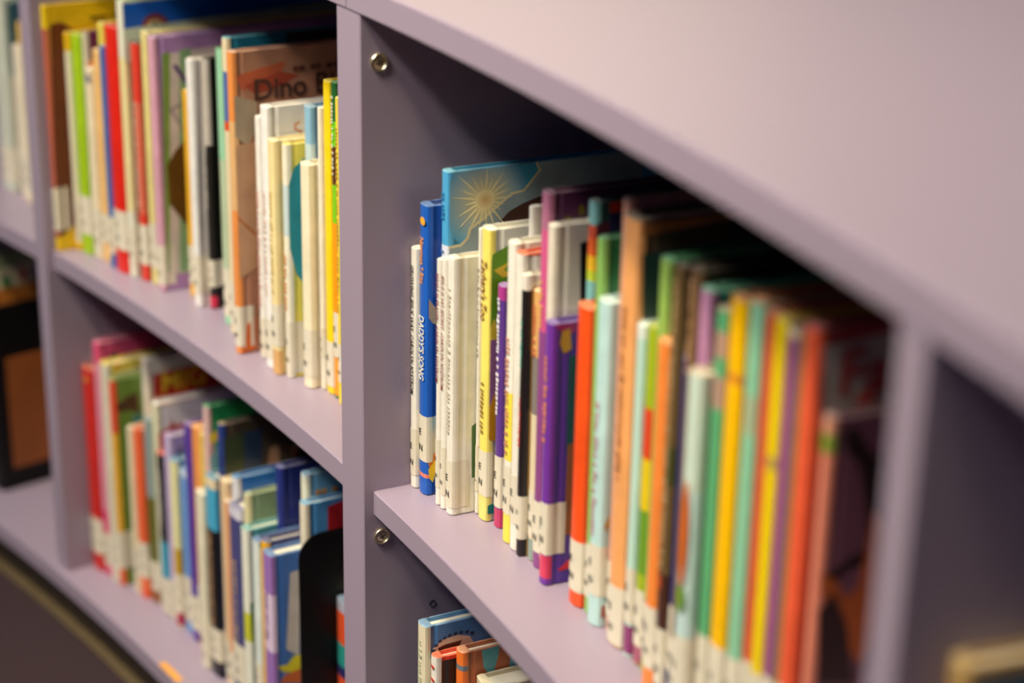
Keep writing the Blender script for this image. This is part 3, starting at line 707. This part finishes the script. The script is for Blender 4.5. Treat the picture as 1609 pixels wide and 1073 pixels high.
   [('CB', 'B8904E', 0.223, 0.2158)]),
]

# ------------------------------------------------------------------ setting: carpet floor
bm = bmesh.new()
pts = [(-3.0, -4), (4, -4), (4, 2.62), (-3.0, 2.62)]
loft(bm, [[(x, y, z) for x, y in pts] for z in (-0.05, 0.0)])
floor = finish('floor', bm, CARPET)
floor['kind'] = 'structure'


def wall(name, x0, x1, y0, y1, h):
    bm = bmesh.new()
    loft(bm, [[(x, y, z) for x, y in ((x0, y0), (x1, y0), (x1, y1), (x0, y1))] for z in (0.0, 2.85)])
    o = finish(name, bm, mottled(h, 0.8, 0.03, 30, 0.2))
    o['kind'] = 'structure'


wall('wall_left', -3.1, -3.0, -4.0, 2.72, 'E8DCC4')  # unseen wall, kept pale so the top boards reflect brighter on the left
wall('wall_back', -3.0, 4.0, 2.62, 2.72, '6C605E')  # unseen wall, toned darker and placed to dim the reflection's right side

# ------------------------------------------------------------------ the curved bookcase
Z_TOP, Z_MID, Z_LOW = 0.0, -0.36495, -0.73514
T_TOP, T_MID, T_LOW = 0.02087, 0.0200, 0.0203
W_MID, W_SIDE = 0.0399, 0.0230
S_L, S_R = TH_L * R, TH_R * R
case = thing('bookcase', 'lilac laminate bookcase curving through the room, two shelves high with a wide flat top', 'bookcase')
DEPTH = 0.36
uprights = [(2 * S_L, W_SIDE), (S_L, W_SIDE), (0.0, W_MID), (S_R, W_SIDE), (2 * S_R, W_SIDE)]
for s, w in uprights:
    radial_panel('upright_panel', s, w, 0.0, DEPTH, Z_LOW, Z_TOP, LILAC, case)
seams = [2 * S_L - 0.02, S_L, 0.0, S_R, 2 * S_R + 0.02]
for i in range(4):
    a, b = uprights[i], uprights[i + 1]
    s0, s1 = a[0] + a[1] / 2, b[0] - b[1] / 2
    arc_board('middle_shelf', s0, s1, 0.0087, DEPTH - 0.01, Z_MID - T_MID, Z_MID, LILAC, case)
    arc_board('bottom_shelf', seams[i], seams[i + 1], -0.0077, DEPTH, Z_LOW - T_LOW, Z_LOW, LILAC, case)
    arc_board('back_panel', s0, s1, DEPTH - 0.008, DEPTH, Z_LOW, Z_TOP, LILAC, case)
top_seams = [2 * S_L - 0.02, S_L, -0.0005, S_R * 2 + 0.02]
for a, b in ((2 * S_L - 0.02, -0.0007), (0.0003, 2 * S_R + 0.02)):
    arc_board('top_board', a, b, -0.0012, 0.50, Z_TOP, Z_TOP + T_TOP, LILAC, case, 0.0012)
DARK_BASE = mottled('2A2016', 0.6, 0.15, 40)
TRIM = mottled('5A4A30', 0.6, 0.15, 40)
arc_board('plinth', seams[0], seams[-1], 0.006, 0.03, -FLOOR_Z, Z_LOW - T_LOW, DARK_BASE, case)
arc_board('plinth_trim', seams[0], seams[-1], -0.0065, 0.006, -FLOOR_Z, -0.7955, TRIM, case, 0.002)


def panel_disc(name, s, r, z, rings, mat, parent):
    """a turned fitting set in an upright's side: rings are (radius, stand-out)"""
    th = s / R
    t = Vector((math.cos(th), -math.sin(th), 0))
    d = Vector((math.sin(th), math.cos(th), 0))
    c = at(s, 0, z) + d * r
    bm = bmesh.new()
    n = 28
    loft(bm, [[c + t * h + (d * math.cos(k * 2 * math.pi / n) + Vector((0, 0, 1)) * math.sin(k * 2 * math.pi / n)) * rad for k in range(n)] for rad, h in rings])
    return finish(name, bm, mat, parent, False), t, d, c


for r, z in ((0.01455, -0.0349), (0.0151, -0.4037)):
    o, t, d, c = panel_disc('cam_fitting', W_MID / 2, r, z,
                            [(0.0066, -0.001), (0.0066, 0.0014), (0.0061, 0.0020), (0.0054, 0.0020), (0.0049, 0.0014), (0.0049, 0.0008), (0.0040, 0.0012), (0.0025, 0.0014)], BRASS, case)
    bm = bmesh.new()
    for a0 in (0.5, 0.5 + math.pi / 2):
        e = d * math.cos(a0) + Vector((0, 0, math.sin(a0)))
        f = d * -math.sin(a0) + Vector((0, 0, math.cos(a0)))
        q = c + t * 0.0013
        loft(bm, [[q + t * h + e * x + f * y for x, y in ((-.0024, -.0005), (.0024, -.0005), (.0024, .0005), (-.0024, .0005))] for h in (0, 0.0005)])
    finish('cross_slot', bm, mottled('3A3326', 0.4), o)
panel_disc('peg_hole', W_MID / 2, 0.0592, -0.4729, [(0.0028, -0.001), (0.0028, 0.0002), (0.0026, 0.0002), (0.0025, -0.0006)], mottled('1E1A16', 0.6), case)
# a scrap of orange tape stuck on the front lip of the bottom shelf
bm = bmesh.new()
loft(bm, [[at(-0.424 + 0.043 * i / 5, r, z) for r, z in ((-0.0072, Z_LOW + 0.0002), (-0.0072, Z_LOW + 0.0005), (0.0006, Z_LOW + 0.0005), (0.0006, Z_LOW + 0.0002))] for i in range(6)])
finish('edge_tape', bm, mottled('E8A040', 0.5), case)

# ------------------------------------------------------------------ books
SHELF = {'M': (Z_MID, 'picture books on the right bay middle shelf'), 'L': (Z_MID, 'picture books on the left bay middle shelf'),
         'B': (Z_LOW, 'picture books on the left bay bottom shelf'), 'C': (Z_LOW, 'picture books on the right bay bottom shelf'),
         'F': (Z_MID, 'picture books on the far left middle shelf'), 'N': (Z_MID, 'picture books in the next bay to the right')}


def scuffed(h):
    """board edges worn towards bare card"""
    return ''.join('%02X' % int(int(h[i:i + 2], 16) * .62 + int('DCCFB4'[i:i + 2], 16) * .38) for i in (0, 2, 4))


def profile(t, D, bulge):
    """outer and inner outline of a hardcover case seen from above"""
    h = t / 2
    g = min(0.0008, t * .06)
    rc = min(0.0022, t * .3)
    half = [(h, D), (h, 0.0105), (h - g, 0.0082), (h - g, 0.0066), (h, 0.0042), (h - rc * .05, rc * .9), (h - rc * .35, rc * .25 - bulge * .3), (h * .45, -bulge * .85)]
    outer = half + [(0, -bulge)] + [(-x, y) for x, y in reversed(half)]
    k = min(0.0023, t * .17)
    inner = [(-h + k, D), (-h + k, 0.004 + k), (h - k, 0.004 + k), (h - k, D)]
    return outer, inner, k


def glow_print(inner_c, outer_c, centre, radius):
    """printed sunburst: one colour at its centre fading to another at its rim"""
    m, N, L, bs = base_mat('print_sunburst', 0.32)
    tc = N.new('ShaderNodeTexCoord')
    vd = N.new('ShaderNodeVectorMath')
    vd.operation = 'DISTANCE'
    vd.inputs[1].default_value = (BOOK_X[0], centre[1], centre[2])
    mr = N.new('ShaderNodeMapRange')
    mr.inputs['From Max'].default_value = radius
    rp = N.new('ShaderNodeValToRGB')
    rp.color_ramp.elements[0].color = lin(inner_c)
    rp.color_ramp.elements[1].color = lin(outer_c)
    rp.color_ramp.elements[0].position = 0.12
    L.new(tc.outputs['Object'], vd.inputs[0])
    L.new(vd.outputs['Value'], mr.inputs['Value'])
    L.new(mr.outputs['Result'], rp.inputs['Fac'])
    L.new(rp.outputs['Color'], bs.inputs['Base Color'])
    return m


BOOK_X = [0.0]


def make_book(row):
    sh, s, r, t, H, D, spine, cover, bulge, lab, label, art = row
    z0, group = SHELF[sh]
    root = thing('picture_book', label, 'book', at(s, r, z0), -s / R, group)
    outer, inner, k = profile(t, D, bulge)
    bm = bmesh.new()
    ring = outer + inner
    n_out = len(outer)
    e = 0.0007
    rings = []
    for z, q in ((0.0003, e), (0.0003 + e, 0), (H - e, 0), (H, e)):
        pts = []
        for i, (x, y) in enumerate(ring):
            if i < n_out:
                sx = 1 if x > 0 else -1 if x < 0 else 0
                x2 = x - sx * min(q, abs(x) * .25)
                y2 = y + q if y < 0.003 else y
            else:
                x2, y2 = x, y
            pts.append((x2, y2, z))
        rings.append(pts)
    loft(bm, rings)
    bm.faces.ensure_lookup_table()
    for f in bm.faces:
        c = f.calc_center_median()
        f.normal_update()
        f.material_index = 2 if abs(f.normal.z) > .4 else 0 if c.y < 0.0048 else 1
    sb = [(a[1], a[2], a[3]) for a in art if a[0] == 'SB']
    cb = [(a[1], a[2], a[3]) for a in art if a[0] == 'CB']
    o = finish('cover', bm, [banded(spine, sb, H), banded(cover, cb, H), mottled(scuffed(cb[0][0] if cb and cb[0][1] > H - .004 else cover), 0.5, 0.2, 90)], root)
    # page block
    bm = bmesh.new()
    pd = D - 0.004
    box(bm, -t / 2 + k + .0001, t / 2 - k - .0001, 0.0045 + k, pd, 0.0032, H - 0.0034, 0.0003)
    finish('pages', bm, PAPER, root)
    # library sticker wrapped round the spine
    if lab:
        bm = bmesh.new()
        pts = []
        seq = [(t / 2, 0.0135)] + outer[1:-1] + [(-t / 2, 0.0125)]
        m = len(seq)
        for i, (x, y) in enumerate(seq):
            ax, ay = seq[max(0, i - 1)]
            bx, by = seq[min(m - 1, i + 1)]
            tx, ty = bx - ax, by - ay
            L_ = math.hypot(tx, ty) or 1
            pts.append((x - ty / L_ * -0.00035, y + tx / L_ * 0.00035) if False else (x + (ty / L_) * -0.00035, y + (tx / L_) * 0.00035))
        lo = [bm.verts.new((x, y, lab[0])) for x, y in pts]
        hi = [bm.verts.new((x, y, lab[1])) for x, y in pts]
        for i in range(m - 1):
            bm.faces.new((lo[i], lo[i + 1], hi[i + 1], hi[i]))
        so = finish('spine_label', bm, STICKER, root)
        hgt = lab[1] - lab[0]
        cap = min(0.0052, hgt * .15, t * .5)
        for ch, fz in (('E', .56), ('N', .22)):
            bm = bmesh.new()
            add_text(bm, ch, (-cap * .38 - t * .08, -bulge - 0.0006, lab[0] + hgt * fz), (1, 0, 0), (0, 0, 1), cap=cap)
            finish('label_letter', bm, INK, so)
    # lettering down the spine
    for a in art:
        if a[0] == 'ST':
            bm = bmesh.new()
            cap = min(a[5] * t * .72, 0.010)
            add_text(bm, a[1], (-cap / 2, -bulge - 0.0005, a[2]), (0, 0, -1), (1, 0, 0), cap=cap, length=a[2] - a[3])
            finish('spine_title', bm, mottled(a[4]), root)
        elif a[0] == 'SD':
            bm = bmesh.new()
            z = a[2]
            w = min(t * .42, 0.005)
            while z > a[3] + 0.003:
                ln = random.uniform(0.0012, 0.0032)
                j = random.uniform(-.12, .12) * w
                ww = w * random.uniform(.6, 1)
                y = -bulge - 0.0006
                v = [bm.verts.new(p) for p in ((j - ww / 2, y, z), (j + ww / 2, y, z), (j + ww / 2, y, z - ln), (j - ww / 2, y, z - ln))]
                bm.faces.new(v)
                z -= ln + random.choice((0.0009, 0.0012, 0.0032))
            finish('spine_title', bm, mottled(a[1]), root)
        elif a[0] == 'SO':
            bm = bmesh.new()
            w = min(t * .36, 0.004)
            v = [bm.verts.new((t * .12 + w * math.cos(q), -bulge - 0.0006, a[2] + a[3] * math.sin(q))) for q in [i * math.pi / 7 for i in range(14)]]
            bm.faces.new(v)
            finish('spine_emblem', bm, mottled(a[1]), root)
        elif a[0] == 'HEART':
            bm = bmesh.new()
            v = []
            for i in range(24):
                q = i * math.pi / 12
                hx = 16 * math.sin(q) ** 3
                hz = 13 * math.cos(q) - 5 * math.cos(2 * q) - 2 * math.cos(3 * q) - math.cos(4 * q)
                v.append(bm.verts.new((0.0012 + hx * a[3] / 15, -bulge - 0.0006, a[2] + hz * a[3] / 15)))
            bm.faces.new(v)
            finish('spine_emblem', bm, mottled(a[1]), root)
    # printed pictures on the front cover
    x = t / 2
    BOOK_X[0] = x
    pics = [a for a in art if a[0] in ('P', 'PE', 'STAR', 'GLOW')]
    if pics:
        bm = bmesh.new()
        mats = []
        for i, a in enumerate(pics):
            mats.append(mottled(a[1], 0.36, 0.18, 35))
            xx = x + 0.00003 * (i + 1)
            if a[0] == 'GLOW':
                mats[-1] = glow_print(a[1], a[2], (0, a[3], a[4]), a[5])
                prism(bm, [(max(.0012, a[3] + a[5] * math.cos(j * .2618)), min(H - .001, a[4] + a[5] * math.sin(j * .2618))) for j in range(24)], x, xx - x + 0.00006, i)
            elif a[0] == 'P':
                # drop repeated points left by trimming at the cover's edge
                pp = [p for j, p in enumerate(a[2]) if p != a[2][j - 1]]
                if len(pp) > 2:
                    prism(bm, pp, x, xx - x + 0.00006, i)
            elif a[0] == 'PE':
                w = a[3]
                q = a[2]
                for (u0, v0), (u1, v1) in zip(q[:-1], q[1:]):
                    L_ = math.hypot(u1 - u0, v1 - v0) or 1
                    nx, ny = -(v1 - v0) / L_ * w, (u1 - u0) / L_ * w
                    ex, ey = (u1 - u0) / L_ * w * .6, (v1 - v0) / L_ * w * .6
                    if L_ < 1:
                        prism(bm, [(u0 + nx - ex, v0 + ny - ey), (u0 - nx - ex, v0 - ny - ey), (u1 - nx + ex, v1 - ny + ey), (u1 + nx + ex, v1 + ny + ey)], x, xx - x + 0.00006, i)
            else:
                _, c, u, v, rad, n = a
                star = []
                for j in range(n * 2):
                    q = j * math.pi / n
                    rr = rad * (random.uniform(.55, 1.15) if j % 2 == 0 else .24)
                    star.append((max(.0015, u + rr * math.cos(q)), v + rr * math.sin(q)))
                prism(bm, star, x, xx - x + 0.00006, i)
                mats.append(glow_print('E2BC7C', c, (0, u, v), rad * .27))
                prism(bm, [(u + rad * .27 * math.cos(j * .3491), v + rad * .27 * math.sin(j * .3491)) for j in range(18)], x, xx - x + 0.00012, len(mats) - 1)
        finish('cover_picture', bm, mats, root)
    for a in art:
        if a[0] == 'T':
            bm = bmesh.new()
            add_text(bm, a[1], (x + 0.0016, a[2], a[3]), (0, 1, 0), (0, 0, 1), cap=a[4])
            bm.verts.ensure_lookup_table()
            lim = D - 0.003
            bmesh.ops.delete(bm, geom=[f for f in bm.faces if max(v.co.y for v in f.verts) > lim], context='FACES')
            for v in bm.verts:
                v.co.x = x + 0.0009
            finish('cover_title', bm, mottled(a[5]), root)
        elif a[0] == 'DC':
            bm = bmesh.new()
            u = a[2]
            while u < a[3] - 0.004:
                ln = random.uniform(0.003, 0.006)
                prism(bm, [(u, a[4] - .002), (u + ln, a[4] - .002), (u + ln, a[4] + .002), (u, a[4] + .002)], x, 0.0009)
                u += ln + random.choice((0.0015, 0.002, 0.006))
            finish('cover_title', bm, mottled(a[1]), root)
    return root


for row in BOOKS:
    make_book(row)

# ------------------------------------------------------------------ black steel bookend on the bottom shelf
held = next(x for x in BOOKS if 'behind the black bookend' in x[10])
s_be = held[1] + held[3] / 2 + 0.0016
r_be, h_be = 0.0285 - (s_be + 0.1743) / 2.16, 0.2440
be = thing('bookend', 'black steel bookend standing upright on the bottom shelf beside the center upright', 'bookend', at(s_be, r_be, Z_LOW), -s_be / R)
bm = bmesh.new()
w = 0.125
prof = [(0.0, 0.00005), (w, 0.00005)]
for cx, a0 in ((w - .022, 0), (.022, math.pi / 2)):
    prof += [(cx + .022 * math.cos(a0 + i * math.pi / 12), h_be - .022 + .022 * math.sin(a0 + i * math.pi / 12)) for i in range(7)]
prism(bm, prof, -0.0005, 0.0010)
bm.faces.new([bm.verts.new((-0.0005, u, v)) for u, v in reversed(prof)])
finish('upright_plate', bm, BLACK_STEEL, be)
bm = bmesh.new()
box(bm, -0.10, 0.0005, 0.002, w - .002, 0.00004, 0.00016, 0.00001)
finish('foot_plate', bm, BLACK_STEEL, be)

# ------------------------------------------------------------------ storage bin at the far left with a book standing in it
s_b, r_b = -0.945, 0.036
bin_ = thing('storage_bin', 'black framed storage bin with a brown side panel on the bottom shelf at far left', 'bin', at(s_b, r_b, Z_LOW), -s_b / R)
BX = 0.055
BH = 0.234
bm = bmesh.new()
box(bm, -BX, -BX + .005, 0, .26, .005, BH)
box(bm, BX - .005, BX, 0, .26, .005, BH)
box(bm, -BX + .005, BX - .005, 0, .005, .005, BH)
box(bm, -BX + .005, BX - .005, .255, .26, .005, BH)
box(bm, -BX, BX, 0, .26, 0.0005, .005)
finish('body', bm, mottled('0C0807', 0.5, 0.1, 100, 0.3), bin_)
bm = bmesh.new()
prism(bm, [(0.016, 0.028), (0.245, 0.028), (0.245, 0.168), (0.016, 0.168)], BX, 0.002)
finish('side_panel', bm, mottled('A0561E', 0.55, 0.12, 20), bin_)
bk = thing('picture_book', 'picture book with small colored letters standing in the black storage bin', 'book', at(s_b + .034, r_b + .012, Z_LOW + .0055), -s_b / R)
t, D, H = 0.016, 0.22, 0.288
outer, inner, k = profile(t, D, .001)
bm = bmesh.new()
loft(bm, [[(x, y, z) for x, y in outer + inner] for z in (0, H)])
finish('cover', bm, banded('CFC49A', [('C87830', .245, .0), ('8FA070', H, H - .018)], H), bk)
bm = bmesh.new()
box(bm, -t / 2 + k + .0001, t / 2 - k - .0001, .0045 + k, D - .004, .003, H - .003, .0003)
finish('pages', bm, PAPER, bk)
bm = bmesh.new()
lm = []
for i, (u, v, cc, q) in enumerate(((.018, .252, '3A8A4A', 1), (.040, .256, 'C8403A', .2), (.058, .258, '2A5A9A', .6), (.078, .262, 'C8503A', .1), (.098, .264, '3A8A4A', .7))):
    lm.append(mottled(cc))
    prism(bm, [(u + .008 * math.cos(q + j * math.pi / 2) * (1 if j % 2 else .6), v + .010 * math.sin(q + j * math.pi / 2)) for j in range(4)], t / 2, .0004, i)
finish('cover_picture', bm, lm, bk)
